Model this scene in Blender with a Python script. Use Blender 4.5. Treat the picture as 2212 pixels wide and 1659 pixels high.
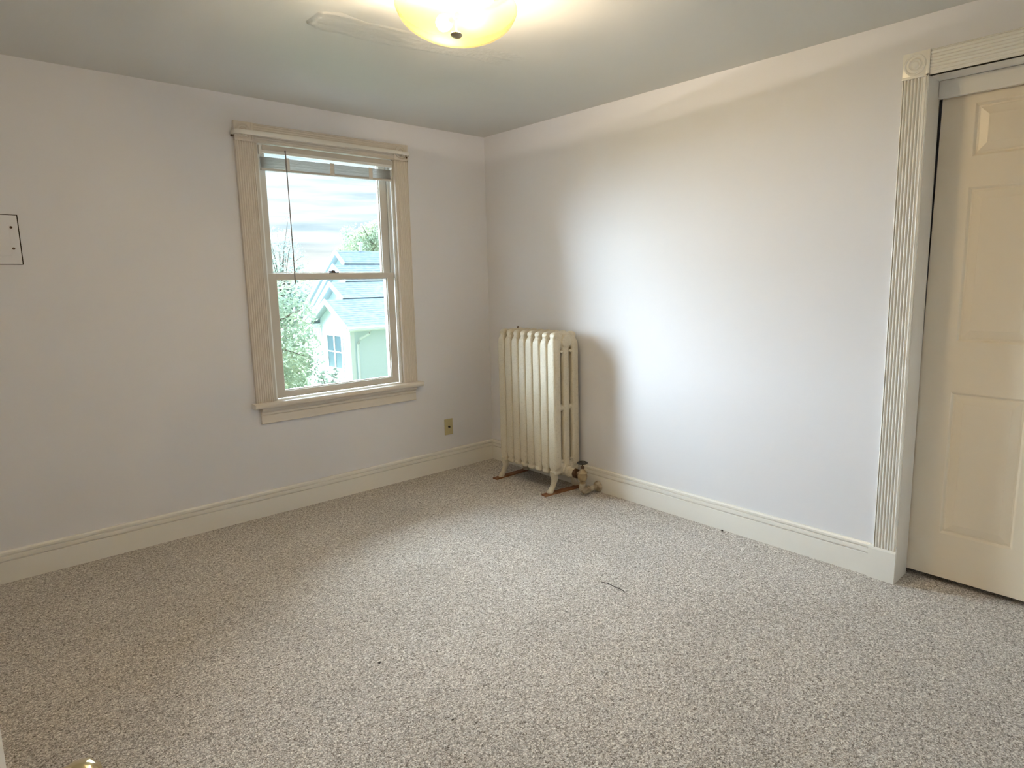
import bpy, bmesh, math, random
from mathutils import Vector, Matrix, noise

for o in list(bpy.data.objects):
    bpy.data.objects.remove(o, do_unlink=True)
scene = bpy.context.scene
COL = scene.collection
PI = math.pi
random.seed(7)

# ------------------------------------------------------------------ camera
YAW, PITCH, ROLL = 0.750221889, 0.147737869, -0.0156206997
F_PX, W_PX = 1376.958, 2212.0
cam_data = bpy.data.cameras.new('camera')
cam = bpy.data.objects.new('camera', cam_data)
COL.objects.link(cam)
fw = Vector((math.sin(YAW) * math.cos(PITCH), math.cos(YAW) * math.cos(PITCH), -math.sin(PITCH)))
rt0 = Vector((math.cos(YAW), -math.sin(YAW), 0))
up0 = rt0.cross(fw)
rt = rt0 * math.cos(ROLL) + up0 * math.sin(ROLL)
up = up0 * math.cos(ROLL) - rt0 * math.sin(ROLL)
mw = Matrix((rt, up, -fw)).transposed().to_4x4()
mw.translation = Vector((-2.98210689, -3.83479388, 1.38202841))
cam.matrix_world = mw
cam_data.sensor_fit = 'HORIZONTAL'
cam_data.sensor_width = 36.0
cam_data.lens = F_PX / W_PX * 36.0
cam_data.shift_x = -75.78 / W_PX
cam_data.shift_y = -23.81 / W_PX
cam_data.clip_start = 0.02
cam_data.clip_end = 300
scene.camera = cam

# ------------------------------------------------------------------ view, sky, sun
vs = scene.view_settings
vs.view_transform = 'Standard'
vs.look = 'None'
vs.gamma = 1.0
vs.use_curve_mapping = False
vs.exposure = 0.0
scene.cycles.use_denoising = True
scene.cycles.max_bounces = 12
scene.cycles.diffuse_bounces = 8
scene.cycles.transparent_max_bounces = 16
scene.cycles.sample_clamp_indirect = 25.0

BULB = 44000.0        # radiance of the two small filaments in the ceiling bowl
BULB_COL = (1.0, 0.81, 0.57)
BOWL_T = (0.10, 0.082, 0.034)
BOWL_CLEAR = 0.70         # per face, two faces per pane of the bowl
SKY = 1.25
SUN = 8.5
SUN_ANGLE = 48.0
SKY_FILL = 70.0

world = bpy.data.worlds.new('sky')
scene.world = world
world.use_nodes = True
nt = world.node_tree
nt.nodes.clear()
def wn(t, **k):
    n = nt.nodes.new(t)
    for a, b in k.items():
        setattr(n, a, b)
    return n
tc = wn('ShaderNodeTexCoord')
mp = wn('ShaderNodeMapping')
mp.inputs['Scale'].default_value = (2.2, 2.2, 22.0)
mp.inputs['Rotation'].default_value = (0.03, 0.0, 0.5)
nt.links.new(tc.outputs['Generated'], mp.inputs['Vector'])
ns = wn('ShaderNodeTexNoise')
ns.inputs['Scale'].default_value = 1.9
ns.inputs['Detail'].default_value = 5
ns.inputs['Roughness'].default_value = 0.5
nt.links.new(mp.outputs['Vector'], ns.inputs['Vector'])
cr = wn('ShaderNodeValToRGB')
cr.color_ramp.elements[0].position = 0.36
cr.color_ramp.elements[0].color = (0.40, 0.60, 0.72, 1)
cr.color_ramp.elements[1].position = 0.60
cr.color_ramp.elements[1].color = (0.95, 1.03, 1.06, 1)
nt.links.new(ns.outputs['Fac'], cr.inputs['Fac'])
sx = wn('ShaderNodeSeparateXYZ')
nt.links.new(tc.outputs['Generated'], sx.inputs['Vector'])
hz = wn('ShaderNodeMapRange')
hz.inputs['From Min'].default_value = 0.0
hz.inputs['From Max'].default_value = 0.07
nt.links.new(sx.outputs['Z'], hz.inputs['Value'])
mixh = wn('ShaderNodeMix', data_type='RGBA')
nt.links.new(hz.outputs['Result'], mixh.inputs['Factor'])
mixh.inputs[6].default_value = (1.05, 0.96, 0.84, 1)
nt.links.new(cr.outputs['Color'], mixh.inputs[7])
bg = wn('ShaderNodeBackground')
bg.inputs['Strength'].default_value = SKY
nt.links.new(mixh.outputs[2], bg.inputs['Color'])
wo = wn('ShaderNodeOutputWorld')
nt.links.new(bg.outputs['Background'], wo.inputs['Surface'])

# low, hazy evening sun behind thin cloud: a very soft disc to the left of the window
sun_data = bpy.data.lights.new('hazy_sun', 'SUN')
sun_data.energy = SUN
sun_data.angle = math.radians(SUN_ANGLE)
sun_data.color = (0.78, 0.89, 1.0)
sun = bpy.data.objects.new('hazy_sun', sun_data)
COL.objects.link(sun)
sdir = Vector((1.15, -1.90, -0.10)).normalized()
sun.rotation_euler = sdir.to_track_quat('-Z', 'Y').to_euler()
sun.location = (-6, 8, 4)
# second broad sun lamp added for skylight, to brighten the carpet by the window
cl_data = bpy.data.lights.new('skylight_fill', 'SUN')
cl_data.energy = SKY_FILL
cl_data.angle = math.radians(110)
cl_data.color = (0.71, 0.86, 1.0)
cl = bpy.data.objects.new('skylight_fill', cl_data)
COL.objects.link(cl)
cl.rotation_euler = Vector((0.05, -1.0, -0.95)).to_track_quat('-Z', 'Y').to_euler()
cl.location = (0, 12, 14)

# ------------------------------------------------------------------ materials
def mat(name, color, rough=0.5, spec=0.5, metal=0.0, bump=None, speck=None, coat=0.0):
    """bump=(scale, strength, distance[, detail]); speck=(scale, colour, lo, hi) worn flecks"""
    m = bpy.data.materials.new(name)
    m.use_nodes = True
    t = m.node_tree
    b = t.nodes['Principled BSDF']
    b.inputs['Base Color'].default_value = (*color, 1)
    b.inputs['Roughness'].default_value = rough
    b.inputs['Metallic'].default_value = metal
    b.inputs['Specular IOR Level'].default_value = spec
    b.inputs['Coat Weight'].default_value = coat
    co = t.nodes.new('ShaderNodeTexCoord')
    if speck:
        n = t.nodes.new('ShaderNodeTexNoise')
        n.inputs['Scale'].default_value = speck[0]
        n.inputs['Detail'].default_value = 4
        t.links.new(co.outputs['Object'], n.inputs['Vector'])
        r = t.nodes.new('ShaderNodeMapRange')
        r.inputs['From Min'].default_value = speck[2]
        r.inputs['From Max'].default_value = speck[3]
        t.links.new(n.outputs['Fac'], r.inputs['Value'])
        x = t.nodes.new('ShaderNodeMix')
        x.data_type = 'RGBA'
        x.inputs[6].default_value = (*color, 1)
        x.inputs[7].default_value = (*speck[1], 1)
        t.links.new(r.outputs['Result'], x.inputs['Factor'])
        t.links.new(x.outputs[2], b.inputs['Base Color'])
    if bump:
        n = t.nodes.new('ShaderNodeTexNoise')
        n.inputs['Scale'].default_value = bump[0]
        n.inputs['Detail'].default_value = bump[3] if len(bump) > 3 else 3
        t.links.new(co.outputs['Object'], n.inputs['Vector'])
        bp = t.nodes.new('ShaderNodeBump')
        bp.inputs['Strength'].default_value = bump[1]
        bp.inputs['Distance'].default_value = bump[2]
        t.links.new(n.outputs['Fac'], bp.inputs['Height'])
        t.links.new(bp.outputs['Normal'], b.inputs['Normal'])
    return m

M = {}
M['wall'] = mat('wall_paint', (0.725, 0.72, 0.745), 0.55, 0.3, bump=(60, 0.06, 0.004))
M['ceiling'] = mat('ceiling_paint', (0.66, 0.655, 0.625), 0.5, 0.35, bump=(2.6, 0.35, 0.02, 2))
M['plaster'] = mat('rough_plaster', (0.66, 0.655, 0.625), 0.6, 0.3, bump=(45, 0.4, 0.004))
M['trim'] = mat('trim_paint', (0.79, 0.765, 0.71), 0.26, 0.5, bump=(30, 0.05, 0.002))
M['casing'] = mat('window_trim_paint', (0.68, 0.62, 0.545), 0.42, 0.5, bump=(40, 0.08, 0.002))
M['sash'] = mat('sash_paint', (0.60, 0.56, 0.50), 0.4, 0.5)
M['door'] = mat('door_paint', (0.82, 0.725, 0.575), 0.34, 0.5, bump=(90, 0.06, 0.001))
M['entry'] = mat('entry_door_paint', (0.78, 0.74, 0.67), 0.35, 0.5)
M['radiator'] = mat('radiator_paint', (0.585, 0.52, 0.395), 0.38, 0.5, bump=(170, 0.55, 0.004, 5),
                    speck=(130, (0.43, 0.36, 0.25), 0.54, 0.82))
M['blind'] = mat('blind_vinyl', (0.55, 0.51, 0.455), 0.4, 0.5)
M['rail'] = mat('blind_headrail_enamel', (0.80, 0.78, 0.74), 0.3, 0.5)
M['vinyl'] = mat('white_vinyl', (0.86, 0.87, 0.86), 0.3, 0.5)
M['wand'] = mat('wand_plastic', (0.22, 0.20, 0.19), 0.2, 0.6)
M['cord'] = mat('cord', (0.72, 0.68, 0.62), 0.8, 0.2)
M['dark'] = mat('gap_shade_dark', (0.03, 0.022, 0.015), 0.8, 0.2)
M['bronze'] = mat('dark_bronze', (0.035, 0.022, 0.025), 0.35, 0.5, metal=0.4)
M['ivory'] = mat('ivory_plastic', (0.50, 0.43, 0.235), 0.4, 0.5)
M['steel'] = mat('steel', (0.55, 0.52, 0.46), 0.3, 0.5, metal=1.0)
M['brass'] = mat('old_brass', (0.40, 0.30, 0.165), 0.5, 0.5, metal=0.35, bump=(120, 0.3, 0.002),
                 speck=(28, (0.20, 0.13, 0.065), 0.35, 0.75))
M['pipe'] = mat('flaking_pipe_paint', (0.46, 0.39, 0.28), 0.55, 0.4, bump=(120, 0.4, 0.003),
                speck=(30, (0.15, 0.09, 0.045), 0.40, 0.72))
M['rust'] = mat('rusty_iron', (0.11, 0.06, 0.032), 0.6, 0.4, metal=0.3, bump=(150, 0.4, 0.002))
M['wheel'] = mat('black_handwheel', (0.018, 0.015, 0.012), 0.4, 0.5)
M['shim'] = mat('shim_wood', (0.20, 0.075, 0.03), 0.5, 0.4, bump=(25, 0.3, 0.002), speck=(20, (0.30, 0.15, 0.07), 0.45, 0.7))
M['knob'] = mat('polished_brass', (0.80, 0.68, 0.42), 0.12, 0.5, metal=1.0)
M['nickel'] = mat('aged_nickel', (0.40, 0.36, 0.27), 0.3, 0.5, metal=1.0)
M['canopy'] = mat('canopy_enamel', (0.8, 0.76, 0.68), 0.4, 0.5)
M['siding'] = mat('vinyl_siding', (0.74, 0.84, 0.89), 0.55, 0.3)
M['housetrim'] = mat('house_trim', (0.82, 0.86, 0.88), 0.5, 0.3)
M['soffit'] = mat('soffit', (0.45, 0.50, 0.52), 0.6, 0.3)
M['roof'] = mat('shingle', (0.095, 0.128, 0.150), 0.9, 0.1, bump=(9, 0.4, 0.02), speck=(5.5, (0.125, 0.16, 0.185), 0.42, 0.62))
M['houseglass'] = mat('house_window_glass', (0.10, 0.15, 0.17), 0.08, 0.6)
def leaf_material(name, c1, c2):
    m = mat(name, c1, 0.7, 0.15, speck=(0.9, c2, 0.42, 0.62))
    t = m.node_tree
    p = t.nodes['Principled BSDF']
    tl = t.nodes.new('ShaderNodeBsdfTranslucent')
    src = p.inputs['Base Color'].links[0].from_socket
    t.links.new(src, tl.inputs['Color'])
    mx = t.nodes.new('ShaderNodeMixShader')
    mx.inputs['Fac'].default_value = 0.45
    t.links.new(p.outputs['BSDF'], mx.inputs[1])
    t.links.new(tl.outputs['BSDF'], mx.inputs[2])
    t.links.new(mx.outputs['Shader'], t.nodes['Material Output'].inputs['Surface'])
    return m
M['leaf'] = leaf_material('leaf', (0.23, 0.30, 0.22), (0.33, 0.37, 0.235))
M['leaf2'] = leaf_material('leaf_blue', (0.20, 0.27, 0.25), (0.28, 0.34, 0.27))
M['leaf3'] = leaf_material('leaf_near', (0.10, 0.14, 0.115), (0.14, 0.18, 0.13))
M['bark'] = mat('bark', (0.16, 0.13, 0.11), 0.9, 0.2, bump=(14, 0.6, 0.03))
M['lawn'] = mat('lawn', (0.06, 0.085, 0.04), 0.9, 0.1, speck=(0.8, (0.09, 0.12, 0.055), 0.4, 0.65))
M['thread'] = mat('dark_thread', (0.05, 0.04, 0.035), 0.8, 0.2)

def carpet_material():
    m = bpy.data.materials.new('loop_carpet')
    m.use_nodes = True
    t = m.node_tree
    b = t.nodes['Principled BSDF']
    b.inputs['Roughness'].default_value = 0.95
    b.inputs['Specular IOR Level'].default_value = 0.1
    b.inputs['Sheen Weight'].default_value = 0.25
    b.inputs['Sheen Roughness'].default_value = 0.6
    L = t.links.new
    co = t.nodes.new('ShaderNodeTexCoord')
    # bend the loops a little
    nd = t.nodes.new('ShaderNodeTexNoise')
    nd.inputs['Scale'].default_value = 90
    nd.inputs['Detail'].default_value = 2
    L(co.outputs['Object'], nd.inputs['Vector'])
    ad = t.nodes.new('ShaderNodeMix')
    ad.data_type = 'VECTOR'
    ad.inputs['Factor'].default_value = 0.006
    L(co.outputs['Object'], ad.inputs[4])
    L(nd.outputs['Color'], ad.inputs[5])
    vo = t.nodes.new('ShaderNodeTexVoronoi')
    vo.inputs['Scale'].default_value = 150
    vo.inputs['Randomness'].default_value = 0.95
    L(ad.outputs[1], vo.inputs['Vector'])
    bw = t.nodes.new('ShaderNodeSeparateColor')
    L(vo.outputs['Color'], bw.inputs['Color'])
    # curled strands
    st = t.nodes.new('ShaderNodeTexNoise')
    st.inputs['Scale'].default_value = 135
    st.inputs['Detail'].default_value = 1.5
    st.inputs['Distortion'].default_value = 1.6
    L(co.outputs['Object'], st.inputs['Vector'])
    sr = t.nodes.new('ShaderNodeMapRange')
    sr.inputs['From Min'].default_value = 0.34
    sr.inputs['From Max'].default_value = 0.66
    L(st.outputs['Fac'], sr.inputs['Value'])
    mxf = t.nodes.new('ShaderNodeMix')
    mxf.inputs['Factor'].default_value = 0.68
    L(bw.outputs[0], mxf.inputs[2])
    L(sr.outputs['Result'], mxf.inputs[3])
    ramp = t.nodes.new('ShaderNodeValToRGB')
    e = ramp.color_ramp.elements
    e[0].position = 0.08
    e[0].color = (0.155, 0.12, 0.09, 1)
    e[1].position = 0.95
    e[1].color = (0.97, 0.925, 0.86, 1)
    for p, c in ((0.30, (0.40, 0.35, 0.30, 1)), (0.62, (0.70, 0.64, 0.575, 1))):
        n = e.new(p)
        n.color = c
    L(mxf.outputs[0], ramp.inputs['Fac'])
    # dark crevices between loops
    rg = t.nodes.new('ShaderNodeMapRange')
    rg.inputs['From Min'].default_value = 0.25
    rg.inputs['From Max'].default_value = 0.72
    rg.inputs['To Min'].default_value = 1.0
    rg.inputs['To Max'].default_value = 0.62
    L(vo.outputs['Distance'], rg.inputs['Value'])
    # slow wear
    nw = t.nodes.new('ShaderNodeTexNoise')
    nw.inputs['Scale'].default_value = 2.2
    nw.inputs['Detail'].default_value = 5
    L(co.outputs['Object'], nw.inputs['Vector'])
    rw = t.nodes.new('ShaderNodeMapRange')
    rw.inputs['From Min'].default_value = 0.3
    rw.inputs['From Max'].default_value = 0.7
    rw.inputs['To Min'].default_value = 0.93
    rw.inputs['To Max'].default_value = 1.07
    L(nw.outputs['Fac'], rw.inputs['Value'])
    mu = t.nodes.new('ShaderNodeMath')
    mu.operation = 'MULTIPLY'
    L(rg.outputs['Result'], mu.inputs[0])
    L(rw.outputs['Result'], mu.inputs[1])
    vm = t.nodes.new('ShaderNodeVectorMath')
    vm.operation = 'SCALE'
    L(ramp.outputs['Color'], vm.inputs[0])
    L(mu.outputs['Value'], vm.inputs['Scale'])
    L(vm.outputs['Vector'], b.inputs['Base Color'])
    bp = t.nodes.new('ShaderNodeBump')
    bp.invert = True
    bp.inputs['Strength'].default_value = 0.7
    bp.inputs['Distance'].default_value = 0.004
    L(vo.outputs['Distance'], bp.inputs['Height'])
    L(bp.outputs['Normal'], b.inputs['Normal'])
    return m
M['carpet'] = carpet_material()

def glass_material():
    m = bpy.data.materials.new('window_glass')
    m.use_nodes = True
    t = m.node_tree
    t.nodes.clear()
    tr = t.nodes.new('ShaderNodeBsdfTransparent')
    tr.inputs['Color'].default_value = (0.975, 0.99, 0.985, 1)
    gl = t.nodes.new('ShaderNodeBsdfGlossy')
    gl.inputs['Roughness'].default_value = 0.02
    fr = t.nodes.new('ShaderNodeFresnel')
    fr.inputs['IOR'].default_value = 1.35
    mx = t.nodes.new('ShaderNodeMixShader')
    ou = t.nodes.new('ShaderNodeOutputMaterial')
    t.links.new(fr.outputs['Fac'], mx.inputs['Fac'])
    t.links.new(tr.outputs['BSDF'], mx.inputs[1])
    t.links.new(gl.outputs['BSDF'], mx.inputs[2])
    t.links.new(mx.outputs['Shader'], ou.inputs['Surface'])
    return m
M['glass'] = glass_material()

def bowl_material():
    m = bpy.data.materials.new('alabaster_glass')
    m.use_nodes = True
    t = m.node_tree
    t.nodes.clear()
    di = t.nodes.new('ShaderNodeBsdfDiffuse')
    di.inputs['Color'].default_value = (0.05, 0.04, 0.022, 1)
    tl = t.nodes.new('ShaderNodeBsdfTranslucent')
    co = t.nodes.new('ShaderNodeTexCoord')
    n = t.nodes.new('ShaderNodeTexNoise')
    n.inputs['Scale'].default_value = 9
    n.inputs['Detail'].default_value = 3
    t.links.new(co.outputs['Object'], n.inputs['Vector'])
    r = t.nodes.new('ShaderNodeValToRGB')
    r.color_ramp.elements[0].position = 0.3
    r.color_ramp.elements[0].color = (BOWL_T[0] * 0.85, BOWL_T[1] * 0.8, BOWL_T[2] * 0.7, 1)
    r.color_ramp.elements[1].position = 0.7
    r.color_ramp.elements[1].color = (*BOWL_T, 1)
    t.links.new(n.outputs['Fac'], r.inputs['Fac'])
    t.links.new(r.outputs['Color'], tl.inputs['Color'])
    ad = t.nodes.new('ShaderNodeAddShader')
    gl = t.nodes.new('ShaderNodeBsdfGlossy')
    gl.inputs['Roughness'].default_value = 0.15
    mx = t.nodes.new('ShaderNodeMixShader')
    mx.inputs['Fac'].default_value = 0.04
    # part of the light goes straight through the thin glass
    tp = t.nodes.new('ShaderNodeBsdfTransparent')
    tp.inputs['Color'].default_value = (1.0, 0.965, 0.84, 1)
    mt = t.nodes.new('ShaderNodeMixShader')
    mt.inputs['Fac'].default_value = BOWL_CLEAR
    t.links.new(mx.outputs['Shader'], mt.inputs[1])
    t.links.new(tp.outputs['BSDF'], mt.inputs[2])
    ou = t.nodes.new('ShaderNodeOutputMaterial')
    t.links.new(di.outputs['BSDF'], ad.inputs[0])
    t.links.new(tl.outputs['BSDF'], ad.inputs[1])
    t.links.new(ad.outputs['Shader'], mx.inputs[1])
    t.links.new(gl.outputs['BSDF'], mx.inputs[2])
    t.links.new(mt.outputs['Shader'], ou.inputs['Surface'])
    return m
M['bowl'] = bowl_material()

def bulb_material():
    m = bpy.data.materials.new('lit_bulb')
    m.use_nodes = True
    t = m.node_tree
    t.nodes.clear()
    e = t.nodes.new('ShaderNodeEmission')
    e.inputs['Color'].default_value = (*BULB_COL, 1)
    e.inputs['Strength'].default_value = BULB
    ou = t.nodes.new('ShaderNodeOutputMaterial')
    t.links.new(e.outputs['Emission'], ou.inputs['Surface'])
    return m
M['bulb'] = bulb_material()

def frosted_material():
    m = bpy.data.materials.new('frosted_bulb_glass')
    m.use_nodes = True
    t = m.node_tree
    t.nodes.clear()
    tr = t.nodes.new('ShaderNodeBsdfTransparent')
    tl = t.nodes.new('ShaderNodeBsdfTranslucent')
    tl.inputs['Color'].default_value = (0.9, 0.85, 0.72, 1)
    mx = t.nodes.new('ShaderNodeMixShader')
    mx.inputs['Fac'].default_value = 0.05
    ou = t.nodes.new('ShaderNodeOutputMaterial')
    t.links.new(tr.outputs['BSDF'], mx.inputs[1])
    t.links.new(tl.outputs['BSDF'], mx.inputs[2])
    t.links.new(mx.outputs['Shader'], ou.inputs['Surface'])
    return m
M['frosted'] = frosted_material()

# ------------------------------------------------------------------ helpers
class MB:
    """collects shapes, then links them as one mesh object"""
    def __init__(self):
        self.bm = bmesh.new()
    def box(self, x0, x1, y0, y1, z0, z1, bevel=0.0, seg=2):
        x0, x1 = min(x0, x1), max(x0, x1)
        y0, y1 = min(y0, y1), max(y0, y1)
        z0, z1 = min(z0, z1), max(z0, z1)
        r = bmesh.ops.create_cube(self.bm, size=1.0)
        vs_ = r['verts']
        for v in vs_:
            v.co = Vector((x0 + (v.co.x + .5) * (x1 - x0), y0 + (v.co.y + .5) * (y1 - y0), z0 + (v.co.z + .5) * (z1 - z0)))
        if bevel:
            es = list({e for v in vs_ for e in v.link_edges})
            bmesh.ops.bevel(self.bm, geom=es, offset=bevel, segments=seg, affect='EDGES', profile=0.6)
        return self
    def face(self, pts):
        self.bm.faces.new([self.bm.verts.new(p) for p in pts])
        return self
    def prism(self, prof, t0, t1, f):
        """polygon prof [(a, b)] swept from t0 to t1; f(a, b, t) -> point"""
        A = [self.bm.verts.new(f(a, b, t0)) for a, b in prof]
        B = [self.bm.verts.new(f(a, b, t1)) for a, b in prof]
        n = len(prof)
        fs = []
        for i in range(n):
            j = (i + 1) % n
            fs.append(self.bm.faces.new((A[i], A[j], B[j], B[i])))
        fs.append(self.bm.faces.new(A))
        fs.append(self.bm.faces.new(B[::-1]))
        bmesh.ops.recalc_face_normals(self.bm, faces=fs)
        return self
    def rings(self, rs, cap=True):
        vr = [[self.bm.verts.new(p) for p in r] for r in rs]
        n = len(vr[0])
        fs = []
        for a, b in zip(vr, vr[1:]):
            for i in range(n):
                j = (i + 1) % n
                fs.append(self.bm.faces.new((a[i], a[j], b[j], b[i])))
        if cap:
            fs.append(self.bm.faces.new(vr[0][::-1]))
            fs.append(self.bm.faces.new(vr[-1]))
        bmesh.ops.recalc_face_normals(self.bm, faces=fs)
        return self
    def lathe(self, prof, center=(0, 0, 0), axis='Z', n=24, cap=True):
        """prof [(r, h)] turned about an axis through center"""
        c = Vector(center)
        def P(r, h, a):
            u, v = r * math.cos(a), r * math.sin(a)
            return c + {'Z': Vector((u, v, h)), 'Y': Vector((u, h, v)), 'X': Vector((h, u, v))}[axis]
        return self.rings([[P(max(r, 1e-5), h, 2 * PI * k / n) for k in range(n)] for r, h in prof], cap)
    def tube(self, path, rad, n=10):
        path = [Vector(p) for p in path]
        rr = rad if isinstance(rad, (list, tuple)) else [rad] * len(path)
        out = []
        for i, p in enumerate(path):
            d = (path[min(i + 1, len(path) - 1)] - path[max(i - 1, 0)]).normalized()
            ref = Vector((0, 0, 1)) if abs(d.z) < 0.9 else Vector((1, 0, 0))
            u = d.cross(ref).normalized()
            v = d.cross(u).normalized()
            out.append([p + (u * math.cos(2 * PI * k / n) + v * math.sin(2 * PI * k / n)) * rr[i] for k in range(n)])
        return self.rings(out)
    def loft(self, secs, n=20, e=2.6):
        """secs [(cx, cy, z, rx, ry)], superelliptic rings stacked along Z"""
        def s(v):
            return math.copysign(abs(v) ** (2 / e), v)
        return self.rings([[Vector((cx + rx * s(math.cos(2 * PI * k / n)), cy + ry * s(math.sin(2 * PI * k / n)), z))
                            for k in range(n)] for cx, cy, z, rx, ry in secs])
    def mesh(self, name):
        me = bpy.data.meshes.new(name)
        self.bm.to_mesh(me)
        self.bm.free()
        return me
    def build(self, name, m, parent=None, smooth=None):
        me = self.mesh(name)
        me.materials.append(m)
        if smooth is not None:
            me.polygons.foreach_set('use_smooth', [True] * len(me.polygons))
            if smooth < 180:
                me.set_sharp_from_angle(angle=math.radians(smooth))
        return link(name, me, parent)

def link(name, data, parent=None):
    o = bpy.data.objects.new(name, data)
    COL.objects.link(o)
    if parent is not None:
        o.parent = parent
    return o

def empty(name, loc=(0, 0, 0), rz=0.0):
    o = bpy.data.objects.new(name, None)
    o.location = loc
    o.rotation_euler = (0, 0, rz)
    o.empty_display_size = 0.05
    COL.objects.link(o)
    return o

def tag(o, label, cat, group=None, kind=None):
    o['label'] = label
    o['category'] = cat
    if group:
        o['group'] = group
    if kind:
        o['kind'] = kind
    return o

def structure(o, label=None, cat=None):
    o['kind'] = 'structure'
    if label:
        o['label'] = label
    if cat:
        o['category'] = cat
    return o

def rebase(root):
    """children of an Empty were built in world coordinates: keep them there"""
    inv = root.matrix_basis.inverted()
    for c in root.children:
        c.matrix_parent_inverse = inv

# ------------------------------------------------------------------ room shell
H = 2.40
XW, YR = -3.42, -3.98            # far left side wall, rear wall
T = 0.16
WX0, WX1, WZ0, WZ1 = -1.66, -0.735, 0.66, 2.20   # hole in the window wall
CY0, CY1, CZ1 = -2.915, -3.825, 2.172              # closet opening
DX0, DX1, DZ1 = -3.085, -2.27, 2.06              # entry doorway in the rear wall

structure(MB().box(XW, 0.72, -5.4, 0, -0.12, 0).build('floor', M['carpet']),
          'beige and grey looped pile carpet with dark flecks over the whole floor', 'carpet')

b = MB()
b.box(XW - T, WX0, 0, T, -0.12, H + .1).box(WX1, T, 0, T, -0.12, H + .1)
b.box(WX0, WX1, 0, T, -0.12, WZ0).box(WX0, WX1, 0, T, WZ1, H + .1)
structure(b.build('wall_left', M['wall']), 'pale grey white wall with the window in it', 'wall')
b = MB()
b.box(0, 0.12, CY0, 0, -0.12, H + .1).box(0, 0.12, CY1, CY0, CZ1, H + .1).box(0, 0.12, -5.4, CY1, -0.12, H + .1)
structure(b.build('wall_right', M['wall']), 'pale grey white wall behind the radiator, washed by daylight', 'wall')
structure(MB().box(XW - T, XW, -5.4, 0, -0.12, H + .1).build('wall_side', M['wall']), 'pale wall at the left end of the room', 'wall')
b = MB()
b.box(XW, DX0, YR - .12, YR, 0, H).box(DX1, 0, YR - .12, YR, 0, H).box(DX0, DX1, YR - .12, YR, DZ1, H)
structure(b.build('wall_rear', M['wall']), 'pale wall with the entry doorway behind the viewer', 'wall')
structure(MB().box(XW, 0, -5.52, -5.4, -0.12, H + .1).build('wall_hall', M['wall']), 'pale hallway wall beyond the entry doorway', 'wall')
b = MB()
b.box(0.60, 0.72, -4.0, -2.7, 0, H).box(0.12, 0.60, -2.82, -2.7, 0, H).box(0.12, 0.60, -4.0, -3.9, 0, H)
structure(b.build('wall_closet', M['wall']), 'dim wall inside the closet behind the cream door', 'wall')

# ceiling: slightly wavy plaster
def ceil_z(x, y):
    w = min(1.0, max(0.0, min(-x, -y, x - XW)) / 0.5)
    return H + w * 0.006 * noise.noise(Vector((x * 1.7, y * 1.7, 3.1))) + w * 0.004 * noise.noise(Vector((x * 3.9, y * 3.9, 8.0)))
b = MB()
nx, ny = 70, 80
g = [[b.bm.verts.new((XW + (0 - XW) * i / nx, YR + (0 - YR) * j / ny, 0)) for j in range(ny + 1)] for i in range(nx + 1)]
for row in g:
    for v in row:
        v.co.z = ceil_z(v.co.x, v.co.y)
for i in range(nx):
    for j in range(ny):
        b.bm.faces.new((g[i][j], g[i][j + 1], g[i + 1][j + 1], g[i + 1][j]))
b.box(XW - T, 0.72, -5.5, T, H + .02, H + .1)
b.box(XW, 0, -5.4, YR, H - 0.0005, H + .03)
ceiling = structure(b.build('ceiling', M['ceiling'], smooth=30), 'uneven painted plaster ceiling, warm around the lamp', 'ceiling')

# old repair: a long ridge of lumpy patching compound
b = MB()
nu, nv = 130, 34
pts = []
for i in range(nu + 1):
    u = i / nu
    row = []
    x = -1.83 + 1.10 * u
    yc = -1.285 - 0.10 * u + 0.025 * math.sin(u * 7)
    hw = (0.125 - 0.03 * u) * (0.55 + 0.45 * min(1, u * 14)) * (1 + 0.18 * noise.noise(Vector((x * 7, 0, 1))))
    for j in range(nv + 1):
        v = j / nv * 2 - 1
        y = yc + v * hw
        edge = max(0.0, 1 - abs(v) ** 5) * min(1, u * 40, (1 - u) * 5)
        ridge = 0.0035 * math.exp(-((v + 0.75) / 0.16) ** 2) + 0.003 * math.exp(-((v - 0.72) / 0.18) ** 2)
        n_ = noise.noise(Vector((x * 9, y * 40, 5))) * 0.0022 + noise.noise(Vector((x * 30, y * 60, 2))) * 0.0012
        fade = 0.45 + 0.55 * (1 - u)
        h = -0.0012 + edge * fade * (0.0026 + ridge * 0.55 + n_ * 0.8 + (0.003 if u < 0.03 else 0))
        row.append(b.bm.verts.new((x, y, ceil_z(x, y) - h)))
    pts.append(row)
for i in range(nu):
    for j in range(nv):
        b.bm.faces.new((pts[i][j], pts[i][j + 1], pts[i + 1][j + 1], pts[i + 1][j]))
pp = b.build('plaster_patch', M['plaster'], ceiling, smooth=180)
pp['label'] = 'long lumpy ridge of patching plaster'

# baseboards: board with two grooves and a rounded cap
BB = [(0, 0), (0.018, 0), (0.018, 0.1020), (0.0090, 0.1045), (0.0090, 0.1080), (0.0175, 0.1105), (0.0175, 0.1275),
      (0.0085, 0.1300), (0.0085, 0.1335), (0.0155, 0.1360), (0.0150, 0.146), (0.0095, 0.1525), (0, 0.1525)]
structure(MB().prism(BB, XW, -0.0, lambda a, c, t: Vector((t, -a, c))).build('baseboard_left', M['trim'], smooth=25),
          'white grooved baseboard under the window', 'baseboard')
structure(MB().prism(BB, -0.0, -2.806, lambda a, c, t: Vector((-a, t, c))).build('baseboard_right', M['trim'], smooth=25),
          'white grooved baseboard from the corner to the closet', 'baseboard')
structure(MB().prism(BB, 0.0, YR, lambda a, c, t: Vector((XW + a, t, c))).build('baseboard_side', M['trim'], smooth=25),
          'white grooved baseboard on the far left wall', 'baseboard')

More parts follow.
